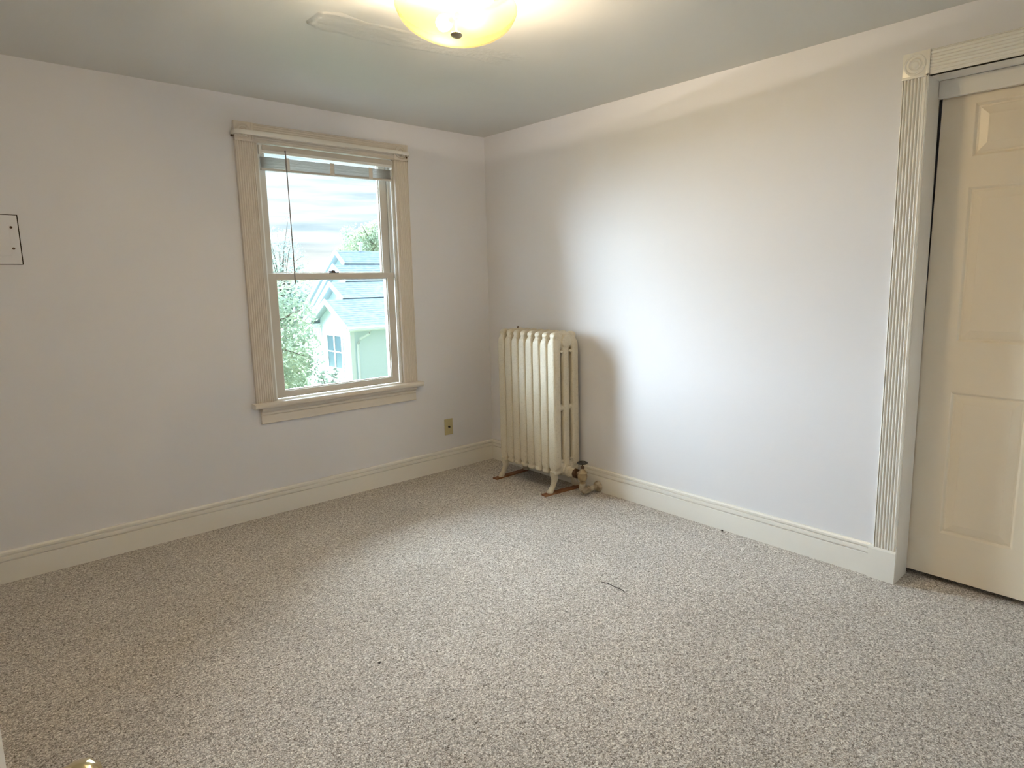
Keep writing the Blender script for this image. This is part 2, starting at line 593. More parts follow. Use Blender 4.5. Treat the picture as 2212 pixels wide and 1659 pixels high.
# ------------------------------------------------------------------ casings
def reeded(w, d, n=7, edge=0.007, relief=0.0065):
    """cross-section of a reeded board: flat edges and n rounded reeds"""
    p = [(0, 0), (0, d - 0.002), (0.002, d), (edge - 0.001, d)]
    step = (w - 2 * edge) / n
    for i in range(n):
        a = edge + i * step
        for k in range(7):
            t = k / 6
            p.append((a + step * (0.04 + 0.92 * t), d - relief + relief * math.sin(PI * t) ** 0.8))
    p += [(w - edge + 0.001, d), (w - 0.002, d), (w, d - 0.002), (w, 0)]
    return p

def rosette_block(name, m, parent, place, w=0.100, h=0.100, d=0.026):
    """square corner block with a turned bull's-eye; place(u, depth, v) -> world"""
    b = MB()
    b.box(0, w, 0, d, 0, h, 0.002)
    # raised bead down one side and along the foot
    b.box(0.0, w, 0, d + 0.003, 0.0, 0.010, 0.002).box(w - 0.012, w, 0, d + 0.003, 0, h, 0.002)
    prof = [(0.041, d - .001), (0.041, d + .001), (0.0385, d + .004), (0.035, d + .004), (0.0325, d + .0005), (0.029, d - .0005), (0.0265, d + .0005),
            (0.022, d + .0045), (0.0175, d + .001), (0.0150, d - .001), (0.0125, d + .002), (0.008, d + .006), (0.0, d + .007)]
    b.lathe(prof, (w * 0.46, 0, h * 0.52), 'Y', 36)
    for v in b.bm.verts:
        v.co = place(v.co.x, v.co.y, v.co.z)
    bmesh.ops.recalc_face_normals(b.bm, faces=b.bm.faces[:])
    return b.build(name, m, parent, smooth=35)

# ------------------------------------------------------------------ window
win = structure(empty('window_1', (-1.196, 0, 0.67)), 'white double hung window with reeded casing, houses and sky beyond', 'window')
CS = M['casing']
ZS = 0.686   # top of the stool
# sides, head, corner blocks
for x in (-1.735, -0.757):
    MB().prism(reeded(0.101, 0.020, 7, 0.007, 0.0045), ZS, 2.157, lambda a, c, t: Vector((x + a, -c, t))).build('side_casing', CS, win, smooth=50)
MB().prism(reeded(0.101, 0.020, 7, 0.007, 0.003), -1.634, -0.757, lambda a, c, t: Vector((t, -c, 2.158 + a))).build('head_casing', CS, win, smooth=50)
for x in (-1.736, -0.757):
    rosette_block('corner_block', CS, win, lambda u, d, v: Vector((x + u, -d, 2.157 + v)), 0.102, 0.104, 0.022)
# stool with rounded nose, and moulded apron
NOSE = [(-0.10, 0.656), (-0.10, ZS), (0.052, ZS), (0.058, 0.682), (0.062, 0.676), (0.062, 0.666), (0.058, 0.659), (0.052, 0.656)]
MB().prism([(a, c) for a, c in NOSE if a > -0.05] + [(0.0, 0.656), (0.0, ZS)][::1], 0, 0, lambda a, c, t: Vector((0, 0, 0))).bm.free()
b = MB()
b.prism([(0.0, 0.656), (0.0, ZS), (0.054, ZS), (0.060, 0.682), (0.063, 0.676), (0.063, 0.666), (0.060, 0.659), (0.054, 0.656)],
        -1.757, -0.632, lambda a, c, t: Vector((t, -a, c)))
b.box(-1.615, -0.765, 0.0, 0.10, 0.657, ZS)
b.build('window_stool', CS, win, smooth=40)
AP = [(0, 0.558), (0.016, 0.558), (0.019, 0.561), (0.019, 0.607), (0.0155, 0.610), (0.0155, 0.613), (0.024, 0.616), (0.024, 0.624),
      (0.021, 0.627), (0.021, 0.630), (0.034, 0.636), (0.040, 0.646), (0.040, 0.656), (0, 0.656)]
MB().prism(AP, -1.713, -0.674, lambda a, c, t: Vector((t, -a, c))).build('apron', CS, win, smooth=25)
# jamb lining and head lining
b = MB()
b.box(WX0, -1.614, 0.0, T + .01, ZS - .02, WZ1).box(-0.764, WX1, 0.0, T + .01, ZS - .02, WZ1)
b.box(WX0, WX1, 0.0, T + .01, 2.163, WZ1).box(WX0, WX1, 0.08, T + .03, WZ0 - .02, ZS + .002)
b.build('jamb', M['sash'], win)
b = MB()
for xa, xb in ((-1.614, -1.604), (-0.774, -0.764)):
    b.box(xa, xb, 0.006, 0.020, ZS, 2.163, 0.002)          # inner stop
    b.box(xa, xb, 0.061, 0.068, ZS, 2.163, 0.001)          # parting bead
for xa, xb in ((-1.614, -1.598), (-0.780, -0.764)):
    b.box(xa, xb, 0.106, 0.118, ZS, 2.163, 0.001)
b.build('parting_bead', M['vinyl'], win)
b = MB()
b.box(-1.614, -1.590, 0.128, 0.150, ZS + .002, 2.16).box(-0.788, -0.764, 0.128, 0.150, ZS + .002, 2.16)
b.box(-1.590, -0.788, 0.128, 0.150, ZS + .002, ZS + .028).box(-1.590, -0.788, 0.128, 0.150, 2.135, 2.16)
b.build('storm_frame', M['vinyl'], win)

def sash(name, y0, y1, x0, x1, z0, z1, stile, bot, top):
    b = MB()
    b.box(x0, x0 + stile, y0, y1, z0, z1, 0.002).box(x1 - stile, x1, y0, y1, z0, z1, 0.002)
    b.box(x0 + stile - .001, x1 - stile + .001, y0, y1, z0, z0 + bot, 0.002)
    b.box(x0 + stile - .001, x1 - stile + .001, y0, y1, z1 - top, z1, 0.002)
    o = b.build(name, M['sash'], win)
    # glazing bead
    g_ = MB()
    ym = (y0 + y1) / 2
    xa, xb, za, zb = x0 + stile, x1 - stile, z0 + bot, z1 - top
    w = 0.006
    for (a, c, d, e) in ((xa, xa + w, za, zb), (xb - w, xb, za, zb), (xa + w, xb - w, za, za + w), (xa + w, xb - w, zb - w, zb)):
        g_.box(a, c, ym - .004, y1 - .004, d, e)
    g_.build('glazing_bead', M['vinyl'], o)
    MB().box(xa - .003, xb + .003, ym - .0015, ym + .0015, za - .003, zb + .003).build('glass_pane', M['glass'], o)
    return o
low = sash('lower_sash', 0.024, 0.058, -1.602, -0.776, 0.692, 1.434, 0.050, 0.040, 0.036)
upp = sash('upper_sash', 0.070, 0.104, -1.602, -0.776, 1.400, 2.160, 0.050, 0.034, 0.022)
# sash lock on the meeting rail
b = MB()
b.box(-1.224, -1.160, 0.030, 0.056, 1.434, 1.439, 0.001)
b.lathe([(0.013, 1.438), (0.013, 1.446), (0.009, 1.451), (0.0, 1.452)], (-1.190, 0.043, 0), 'Z', 16)
b.box(-1.222, -1.188, 0.036, 0.044, 1.441, 1.448, 0.002)
lock = b.build('sash_lock', M['bronze'], low, smooth=40)
lock['label'] = 'dark bronze sash lock'
rebase(win)

# blind pulled up to the top of the window
bl = empty('window_blind', (-1.18, 0.02, 2.10))
tag(bl, 'white mini blind drawn up to the top of the window with a hanging tilt wand', 'blind')
BX0, BX1 = -1.603, -0.772
b = MB()
b.box(BX0 + .012, BX1, -0.016, -0.010, 2.124, 2.152, 0.001)         # valance clipped over the rail
b.build('valance', M['blind'], bl)
b = MB()
b.box(BX0, BX1, -0.006, 0.016, 2.110, 2.126, 0.0015)
b.build('headrail', M['rail'], bl)
for xa, xb in ((BX0 - .004, BX0 + .010), (BX1, BX1 + .006)):
    MB().box(xa, xb, -0.010, 0.0185, 2.100, 2.150, 0.001).build('mounting_bracket', M['rail'], bl)
b = MB()
for i in range(20):
    z = 2.089 - i * 0.0030
    j = random.uniform(-0.0008, 0.0008)
    prof = []
    for k in range(5):
        t = k / 4
        prof.append((-0.009 + 0.025 * t + j, z + 0.0016 * math.sin(PI * t)))
    prof += [(a, c - 0.0008) for a, c in prof[::-1]]
    sag = random.uniform(-0.0006, 0.0006)
    b.prism(prof, BX0 + .004, BX1 - .004, lambda a, c, t: Vector((t, a, c + sag + 0.006 * (t - BX0 - .4))))
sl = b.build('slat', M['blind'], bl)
sl['kind'] = 'stuff'
b = MB()
b.box(BX0 + .003, BX1 - .002, -0.010, 0.017, 2.018, 2.030, 0.003)
for v in b.bm.verts:
    v.co.z += 0.012 * (v.co.x - BX0 - .4)
b.build('bottom_rail', M['blind'], bl)
for x in (-1.452, -1.180, -0.925):
    MB().box(x - .013, x + .013, -0.0125, -0.0105, 2.022, 2.092).build('ladder_tape', M['cord'], bl)
b = MB()
b.tube([(-1.463, -0.018, 2.128), (-1.463, -0.021, 2.10), (-1.461, -0.020, 1.8), (-1.459, -0.018, 1.372)], [0.0028, 0.0036, 0.0036, 0.0038], 8)
b.lathe([(0.004, 2.120), (0.0045, 2.130), (0.001, 2.133)], (-1.463, -0.018, 0), 'Z', 10)
w_ = b.build('tilt_wand', M['wand'], bl, smooth=60)
rebase(bl)

# flat white curtain rod in front of the head casing
rod = empty('curtain_rod', (-1.21, -0.04, 2.19))
tag(rod, 'flat white curtain rod across the head of the window casing', 'curtain rod')
def rod_bar(x_end, side, z, th, hh, length, name):
    b = MB()
    path = []
    R = 0.03
    yb = -0.080
    path.append((x_end, -0.003))
    path.append((x_end, yb + R))
    for k in range(1, 7):
        a = k / 6 * PI / 2
        path.append((x_end + side * R * (1 - math.cos(a)), yb + R - R * math.sin(a)))
    path.append((x_end + side * length, yb))
    rings_ = []
    for i, (x, y) in enumerate(path):
        p0, p1 = path[max(0, i - 1)], path[min(len(path) - 1, i + 1)]
        d = Vector((p1[0] - p0[0], p1[1] - p0[1])).normalized()
        nrm = Vector((-d.y, d.x)) * th / 2
        rings_.append([Vector((x + nrm.x, y + nrm.y, z - hh / 2)), Vector((x + nrm.x * 1.6, y + nrm.y * 1.6, z)), Vector((x + nrm.x, y + nrm.y, z + hh / 2)),
                       Vector((x - nrm.x, y - nrm.y, z + hh / 2)), Vector((x - nrm.x * 1.6, y - nrm.y * 1.6, z)), Vector((x - nrm.x, y - nrm.y, z - hh / 2))])
    b.rings(rings_)
    return b.build(name, M['trim'], rod, smooth=40)
rod_bar(-1.746, 1, 2.194, 0.007, 0.024, 0.62, 'rod_bar')
rod_bar(-0.668, -1, 2.1955, 0.005, 0.0205, 0.60, 'rod_bar')
for x in (-1.746, -0.668):
    MB().box(x - .004, x + .004, -0.030, 0.0, 2.176, 2.196, 0.001).build('rod_bracket', M['rust'], rod)
rebase(rod)

# coax wall plate
jk = empty('coax_wall_plate', (-0.404, 0, 0.317))
tag(jk, 'small ivory cable jack plate low on the wall left of the radiator', 'wall plate')
b = MB()
b.box(-0.439, -0.369, -0.006, 0.0, 0.2585, 0.376, 0.003)
b.build('cover', M['ivory'], jk)
b = MB()
b.lathe([(0.0075, -0.005), (0.0075, -0.009), (0.0055, -0.009), (0.0055, -0.018), (0.003, -0.018), (0.003, -0.012)], (-0.404, 0, 0.317), 'Y', 16)
b.build('coax_connector', M['bronze'], jk, smooth=30)
for z in (0.360, 0.274):
    MB().lathe([(0.0035, -0.0055), (0.003, -0.0072), (0.0, -0.0075)], (-0.404, 0, z), 'Y', 10).build('screw', M['ivory'], jk, smooth=40)
rebase(jk)

# painted-over cover plate at the left edge of the photograph
cp = empty('cover_plate', (-2.82, 0, 1.593))
tag(cp, 'square painted over cover plate with dark gaps round it high on the left wall', 'wall plate')
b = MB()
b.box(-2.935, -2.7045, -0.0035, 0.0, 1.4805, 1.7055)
b.build('gap_shade', M['dark'], cp)  # solid strip, its dark colour stands for the shade in the open crack
b = MB()
b.box(-2.932, -2.7085, -0.009, -0.001, 1.4840, 1.7025, 0.002)
b.box(-2.898, -2.7405, -0.0115, -0.008, 1.520, 1.668, 0.0012)
b.build('plate', M['wall'], cp)
for x in (-2.743, -2.897):
    for z in (1.648, 1.553):
        MB().lathe([(0.0055, -0.0090), (0.0050, -0.0125), (0.0, -0.0130)], (x + .01, 0, z), 'Y', 12).build('screw', M['rust'], cp, smooth=40)
# lip of torn paint below
b = MB()
arc = [(-2.80 + 0.075 * math.cos(a), 1.4825 - 0.017 * math.sin(a)) for a in [k / 14 * PI for k in range(15)]]
b.prism(arc, 0.0, 0.003, lambda a, c, t: Vector((a, -t, c)))
b.build('paint_lip', M['wall'], cp)
rebase(cp)

# ------------------------------------------------------------------ closet door and its casing
tr = structure(empty('trim_1', (0, -2.87, 0)), 'white reeded closet door casing with bullseye corner block and plinth', 'door casing')
MB().prism(reeded(0.096, 0.025, 7, 0.004, 0.008), 0.150, 2.158, lambda a, c, t: Vector((-c, -2.824 - a, t))).build('side_casing', M['trim'], tr, smooth=50)
PL = [(0, 0.0), (0.030, 0.0), (0.030, 0.140), (0.026, 0.150), (0, 0.150)]
MB().prism(PL, -2.804, -2.9205, lambda a, c, t: Vector((-a, t, c))).build('plinth_block', M['trim'], tr)
rosette_block('corner_block', M['trim'], tr, lambda u, d, v: Vector((-d, -2.822 - u, 2.157 + v)), 0.101, 0.101, 0.026)
MB().prism(reeded(0.096, 0.024, 7, 0.004, 0.004), -2.923, -3.83, lambda a, c, t: Vector((-c, t, 2.160 + a))).build('head_casing', M['trim'], tr, smooth=50)
MB().prism(reeded(0.096, 0.025, 7, 0.004, 0.008), 0.150, 2.158, lambda a, c, t: Vector((-c, -3.83 - a, t))).build('side_casing', M['trim'], tr, smooth=50)
b = MB()
b.box(-0.022, 0.126, -2.900, -2.9215, 0.0, 2.166).box(-0.022, 0.126, -3.808, -3.83, 0.0, 2.166).box(-0.022, 0.150, -2.900, -3.83, 2.160, 2.180)
b.build('jamb', M['trim'], tr)
b = MB()
b.box(0.105, 0.125, -2.9225, -3.807, 2.089, 2.159, 0.0015)
b.build('track_fascia', M['trim'], tr)
rebase(tr)

door = structure(empty('door_1', (0.10, -3.37, 0.04)), 'cream six panel sliding closet door standing behind the casing', 'door')
DXF = 0.135                      # front face of the leaf
DY0, DY1, DZ0, DZT = -2.931, -3.803, 0.026, 2.13
cols = ((-3.052, -3.322), (-3.430, -3.692))
rows_ = ((0.231, 0.869), (1.087, 1.724), (1.846, 2.053))
b = MB()
ys = [DY0] + [v for c in cols for v in c] + [DY1]
zs = [DZ0] + [v for r in rows_ for v in r] + [DZT]
for i in range(len(ys) - 1):
    for j in range(len(zs) - 1):
        if i % 2 == 1 and j % 2 == 1:
            continue
        b.face([(DXF, ys[i], zs[j]), (DXF, ys[i + 1], zs[j]), (DXF, ys[i + 1], zs[j + 1]), (DXF, ys[i], zs[j + 1])])
bmesh.ops.remove_doubles(b.bm, verts=b.bm.verts[:], dist=1e-5)
for (ya, yb, za, zb) in ((DY0, DY0, DZ0, DZT), (DY1, DY1, DZ0, DZT)):
    b.face([(DXF, ya, za), (DXF, ya, zb), (DXF + .034, ya, zb), (DXF + .034, ya, za)])
b.face([(DXF, DY0, DZ0), (DXF, DY1, DZ0), (DXF + .034, DY1, DZ0), (DXF + .034, DY0, DZ0)])
b.face([(DXF + .034, DY0, DZ0), (DXF + .034, DY1, DZ0), (DXF + .034, DY1, DZT), (DXF + .034, DY0, DZT)])
b.face([(DXF, DY0, DZT), (DXF, DY1, DZT), (DXF + .034, DY1, DZT), (DXF + .034, DY0, DZT)])
b.build('slab', M['door'], door)
for c0, c1 in cols:
    for r0, r1 in rows_:
        b = MB()
        # moulded recess, then the raised field
        steps = [(0.0, 0.0), (0.003, 0.0015), (0.010, 0.0095), (0.016, 0.0095), (0.019, 0.0080), (0.048, 0.0020), (0.0495, 0.0015)]
        rr = []
        for ins, dep in steps:
            x = DXF + dep
            rr.append([Vector((x, c0 - ins, r0 + ins)), Vector((x, c1 + ins, r0 + ins)), Vector((x, c1 + ins, r1 - ins)), Vector((x, c0 - ins, r1 - ins))])
        vr = [[b.bm.verts.new(p) for p in r] for r in rr]
        for a, c in zip(vr, vr[1:]):
            for k in range(4):
                b.bm.faces.new((a[k], a[(k + 1) % 4], c[(k + 1) % 4], c[k]))
        b.bm.faces.new(vr[-1])
        b.build('panel', M['door'], door)
for c in door.children:
    for v in c.data.vertices:
        v.co.y += (2.09 - v.co.z) * 0.011 * (1 if v.co.y > -3.0 else 0.6)
rebase(door)

# entry door leaf at the left of the viewer, and its knob
e0 = Vector((-2.9895, -3.165, 0.0))
ang = math.radians(4.0)
ed = structure(empty('door_2', e0), 'white entry door swung open at the near left with a brass knob', 'door')
ed.rotation_euler = (0, 0, -ang)
b = MB()
b.box(-0.036, 0, -0.76, 0, 0.012, 2.03, 0.0015)
b.build('slab', M['entry'], ed)
kb = MB()
kz = 0.968
kb.lathe([(0.033, 0.0), (0.032, 0.004), (0.024, 0.008), (0.013, 0.011), (0.012, 0.024), (0.018, 0.029), (0.026, 0.036), (0.0285, 0.046), (0.027, 0.055), (0.020, 0.062), (0.008, 0.0645), (0.0, 0.065)],
         (0, -0.062, kz), 'X', 32)
kn = kb.build('knob', M['knob'], ed, smooth=60)
kn['label'] = 'polished brass knob'
# ------------------------------------------------------------------ radiator
rad = empty('radiator', (-0.158, -0.71, 0))
tag(rad, 'tall cream painted cast iron column radiator in the corner by the window', 'radiator')
PITCH_R = 0.0705
Y_FAR = -0.462
CX = (-0.238, -0.157, -0.077)

def section_mesh():
    b = MB()
    # front and rear columns: bulb at the top, neck, long shaft, bulb at the foot
    for cx, s in ((CX[0], -1), (CX[2], 1)):
        b.loft([(cx, 0, .122, .012, .010), (cx, 0, .126, .024, .022), (cx, 0, .136, .0315, .0305), (cx, 0, .147, .0315, .0300), (cx, 0, .155, .0270, .0235),
                (cx, 0, .161, .0275, .0260), (cx, 0, .172, .0290, .0345), (cx, 0, .20, .0300, .0349), (cx, 0, .60, .0300, .0349), (cx, 0, .950, .0300, .0349),
                (cx, 0, .970, .0295, .0330), (cx - s * .003, 0, .988, .0285, .0275), (cx - s * .006, 0, 1.000, .0245, .0215), (cx - s * .007, 0, 1.008, .0240, .0210),
                (cx - s * .008, 0, 1.018, .0265, .0255), (cx - s * .010, 0, 1.030, .0260, .0265), (cx - s * .012, 0, 1.040, .020, .020), (cx - s * .014, 0, 1.045, .010, .008)], 32, 4.6)
    b.loft([(CX[1], 0, .11, .026, .022), (CX[1], 0, .16, .0295, .0330), (CX[1], 0, .60, .0290, .0330), (CX[1], 0, .95, .0290, .0330), (CX[1], 0, 1.03, .030, .025)], 28, 3.4)
    # top and bottom headers and the cross web
    def bar(z0, z1, hy, x0=-0.250, x1=-0.065):
        n = 16
        zc, hz_ = (z0 + z1) / 2, (z1 - z0) / 2
        rs = []
        for i in range(9):
            t = i / 8
            k = 1 - 0.10 * (2 * t - 1) ** 4
            rs.append([Vector((x0 + (x1 - x0) * t, hy * k * math.cos(2 * PI * q / n), zc + hz_ * k * math.sin(2 * PI * q / n))) for q in range(n)])
        b.rings(rs)
    bar(.935, 1.043, .0262)
    bar(.122, .205, .030)
    bar(.538, .580, .026)
    # push-nipple hubs
    for z in (.985, .148):
        b.lathe([(.036, -.0345), (.040, -.030), (.040, .030), (.036, .0345)], (CX[1], 0, z), 'Y', 28)
    b.lathe([(.026, -.0355), (.030, -.033), (.030, .0), (.026, .0)], (CX[1], 0, 1.0), 'Y', 24)
    # small cast bosses at the slot ends
    for x in (-0.197, -0.118):
        b.lathe([(.009, -.030), (.0085, -.018), (.006, 0.0)], (x, 0, .212), 'Y', 12)
        b.lathe([(.009, -.030), (.0085, -.018), (.006, 0.0)], (x, 0, .922), 'Y', 12)
    o = b.build('section', M['radiator'], None)
    md = o.modifiers.new('r', 'REMESH')
    md.mode = 'VOXEL'
    md.voxel_size = 0.0030
    md.use_smooth_shade = True
    sm = o.modifiers.new('s', 'SMOOTH')
    sm.factor = 0.5
    sm.iterations = 2
    dg = bpy.context.evaluated_depsgraph_get()
    me = bpy.data.meshes.new_from_object(o.evaluated_get(dg))
    me.name = 'section'
    bpy.data.objects.remove(o, do_unlink=True)
    me.polygons.foreach_set('use_smooth', [True] * len(me.polygons))
    return me
sec = section_mesh()
for k in range(8):
    s = link('section', sec, rad)
    s.location = (0, Y_FAR - PITCH_R * k, 0)

def leg(y, s, x, sx):
    b = MB()
    # from the lower header, curving out to a flared foot
    P = [(x, y, .150, .026, .024), (x - sx * .000, y, .120, .026, .024), (x - sx * .006, y + s * .004, .095, .022, .021), (x + sx * .000, y + s * .010, .070, .0185, .018),
         (x + sx * .010, y + s * .014, .045, .0185, .018), (x + sx * .021, y + s * .018, .028, .020, .020), (x + sx * .027, y + s * .020, .018, .021, .021),
         (x + sx * .028, y + s * .020, .0155, .019, .019), (x + sx * .028, y + s * .020, .0115, .0205, .0205)]
    b.loft(P, 18, 2.2)
    return b.build('leg', M['radiator'], rad, smooth=60)
for y, s in ((Y_FAR, 0.7), (Y_FAR - 7 * PITCH_R, 0.5)):
    leg(y, s, -0.250, -1)
    leg(y, s, -0.074, 1)
# air vent plug on the far end
MB().lathe([(.006, 0), (.006, .012), (.003, .016)], (-0.10, Y_FAR + .01, 1.040), 'Z', 10).build('vent_plug', M['rust'], rad, smooth=40)
rebase(rad)

# valve and pipe
vx, vy = -0.156, -1.118
va = empty('radiator_valve', (vx, vy, 0))
tag(va, 'old brass radiator valve with black handwheel and elbow pipe into the baseboard', 'valve')
b = MB()
b.lathe([(.036, -.992), (.037, -1.002), (.0345, -1.008), (.027, -1.010), (.0265, -1.050), (.0245, -1.053)], (vx, 0, .138), 'Y', 28)
b.build('nipple', M['radiator'], va, smooth=35)
b = MB()
n_ = 8
b.rings([[Vector((vx + r * math.cos(2 * PI * q / n_), y, .138 + r * math.sin(2 * PI * q / n_))) for q in range(n_)]
         for r, y in ((.020, -1.050), (.031, -1.052), (.032, -1.056), (.032, -1.070), (.030, -1.074), (.020, -1.076))])
b.lathe([(.0195, -1.072), (.0195, -1.088), (.025, -1.090), (.025, -1.100)], (vx, 0, .138), 'Y', 20)
b.build('union_nut', M['rust'], va, smooth=30)
b = MB()
b.lathe([(.017, .078), (.021, .083), (.021, .092), (.0185, .095), (.0185, .100), (.024, .104), (.030, .118), (.0315, .134), (.0305, .146),
         (.0325, .150), (.0325, .156), (.029, .159), (.022, .165), (.013, .176), (.0125, .182)], (vx, vy, 0), 'Z', 28)
b.build('valve_body', M['brass'], va, smooth=45)
b = MB()
b.rings([[Vector((vx + r * math.cos(2 * PI * q / 6), vy + r * math.sin(2 * PI * q / 6), z)) for q in range(6)] for r, z in ((.0125, .178), (.0125, .195), (.010, .198))])
b.tube([(vx, vy, .19), (vx, vy, .222)], .0045, 8)
b.build('stem', M['rust'], va, smooth=40)
b = MB()
b.lathe([(.0, .2155), (.011, .2150), (.022, .2165), (.032, .2150), (.035, .2185), (.034, .2225), (.030, .2245), (.018, .2220), (.008, .2240), (.0, .2245)], (vx, vy, 0), 'Z', 28)
for k in range(5):
    a = k * 2 * PI / 5
    b.lathe([(.004, .2225), (.0035, .2245), (.001, .2255)], (vx + .022 * math.cos(a), vy + .022 * math.sin(a), 0), 'Z', 8)
b.build('handwheel', M['wheel'], va, smooth=45)
b = MB()
path = [(vx, vy, .086), (vx, vy, .060)]
for k in range(1, 7):
    a = k / 6 * PI / 2
    path.append((vx + .024 * (1 - math.cos(a)), vy - .004 * k / 6, .060 - .024 * math.sin(a)))
path.append((vx + .052, vy - .006, .036))
b.tube(path, [.0215, .0235] + [.0245] * 6 + [.0235], 18)
b.lathe([(.0255, .078), (.0255, .066), (.0235, .064)], (vx, vy, 0), 'Z', 20)
b.build('elbow', M['pipe'], va, smooth=45)
b = MB()
b.tube([(vx + .045, vy - .006, .036), (-0.045, vy - .012, .036), (-0.019, vy - .012, .036)], .0175, 18)
b.build('supply_pipe', M['pipe'], va, smooth=45)
b = MB()
b.lathe([(.0185, -.046), (.024, -.044), (.033, -.032), (.0355, -.0205), (.034, -.0185)], (0, vy - .012, .037), 'X', 28)
b.build('escutcheon', M['pipe'], va, smooth=45)
rebase(va)

# wooden strips under the feet
for i, (xa, xb, ya, rz, lab) in enumerate(((-0.335, -0.035, -0.942, -0.10, 'reddish wooden strip under the front feet nearest the radiator valve'),
                                           (-0.335, -0.035, -0.444, 0.02, 'reddish wooden strip under the radiator feet nearest the room corner'))):
    b = MB()
    n = 8
    b.box(0, xb - xa, -0.022, 0.022, 0.0, 0.0105, 0.002)
    o = b.build('wooden_strip', M['shim'])
    o.location = (xa, ya, 0.0)
    o.rotation_euler = (0, 0, rz)
    tag(o, lab, 'wood strip', 'wooden strips under the radiator')

# ------------------------------------------------------------------ ceiling light
LC = Vector((-1.592, -1.915, 2.300))
lamp = empty('ceiling_light', LC)
tag(lamp, 'flush ceiling lamp with glowing alabaster glass bowl', 'ceiling lamp')
tilt = math.radians(8.0)
ax = Vector((-0.65, 0.76, 0))      # the bowl hangs a little lower towards the room corner
def tilted(o):
    o.rotation_mode = 'QUATERNION'
    from mathutils import Quaternion
    o.rotation_quaternion = Quaternion(ax, tilt)
b = MB()
outer = []
RB, DB = 0.205, 0.082
for k in range(15):
    t = k / 14
    outer.append((RB * math.sin(t * PI / 2) ** 0.92, -DB * math.cos(t * PI / 2)))
outer.append((RB + .004, 0.001))
inner = [(r - 0.004 if r > .004 else 0.0, z + 0.004) for r, z in outer[::-1]]
b.lathe(outer + inner, (0, 0, 0), 'Z', 64, cap=False)
bmesh.ops.recalc_face_normals(b.bm, faces=b.bm.faces[:])
bo = b.build('glass_bowl', M['bowl'], lamp, smooth=60)
tilted(bo)
b = MB()
b.lathe([(.0, -.097), (.007, -.0965), (.0165, -.0925), (.0205, -.0875), (.0190, -.0835), (.0120, -.0805), (.004, -.078), (.004, .03)], (0, 0, 0), 'Z', 24)
fi = b.build('finial', M['nickel'], lamp, smooth=50)
tilted(fi)
b = MB()
b.lathe([(.140, .0995), (.140, .052), (.132, .044), (.02, .043), (.014, .050), (.005, .048), (.005, .02), (.0, .02)], (0, 0, 0), 'Z', 32)
b.build('canopy', M['canopy'], lamp, smooth=40)
ZB = -0.018
for s in (1, -1):
    def flip(b):
        if s < 0:
            for v in b.bm.verts:
                v.co.y *= -1
            bmesh.ops.reverse_faces(b.bm, faces=b.bm.faces[:])
    b = MB()
    b.lathe([(.0, .112), (.016, .109), (.026, .098), (.029, .084), (.026, .068), (.018, .052), (.0135, .042), (.0125, .036)], (0.005 * s, 0, ZB), 'Y', 18)
    flip(b)
    bu = b.build('bulb', M['frosted'], lamp, smooth=180)
    b = MB()
    b.lathe([(.0, .0905), (.0018, .0895), (.0025, .087), (.0025, .081), (.0018, .0785), (.0, .0775)], (0.005 * s, 0, ZB), 'Y', 12)
    flip(b)
    b.build('filament', M['bulb'], bu, smooth=180)
    b = MB()
    b.lathe([(.0145, .038), (.0145, .012), (.010, .010)], (0.005 * s, 0, ZB), 'Y', 16)
    flip(b)
    b.build('socket', M['canopy'], lamp, smooth=40)

# ------------------------------------------------------------------ bits on the carpet
b = MB()
b.tube([(-0.940, -1.985, .003), (-0.930, -2.02, .004), (-0.934, -2.06, .004), (-0.932, -2.10, .004), (-0.938, -2.125, .003)], .0016, 6)
tag(b.build('thread', M['thread']), 'short dark thread lying on the carpet in mid floor', 'thread')
for x, y, r, lab in ((-1.977, -1.835, .006, 'dark crumb on the carpet left of mid floor'), (-1.961, -2.275, .005, 'dark crumb on the carpet nearest the viewer'),
                     (-0.032, -2.053, .008, 'dark crumb against the right baseboard')):
    b = MB()
    bmesh.ops.create_icosphere(b.bm, subdivisions=1, radius=r)
    for v in b.bm.verts:
        v.co *= random.uniform(.6, 1.1)
        v.co.z = v.co.z * .6
    o = b.build('crumb', M['thread'])
    o.location = (x, y, r * .5)
    tag(o, lab, 'crumb', 'crumbs on the carpet')

# ------------------------------------------------------------------ outside
structure(MB().box(-60, 90, 1.5, 120, -4.4, -4.2).build('ground', M['lawn']), 'lawn below the window', 'ground')

house = empty('townhouse', (7.1, 17.0, -4.2))
tag(house, 'white sided house with stepped gables and blue grey shingle roof outside the window', 'house')
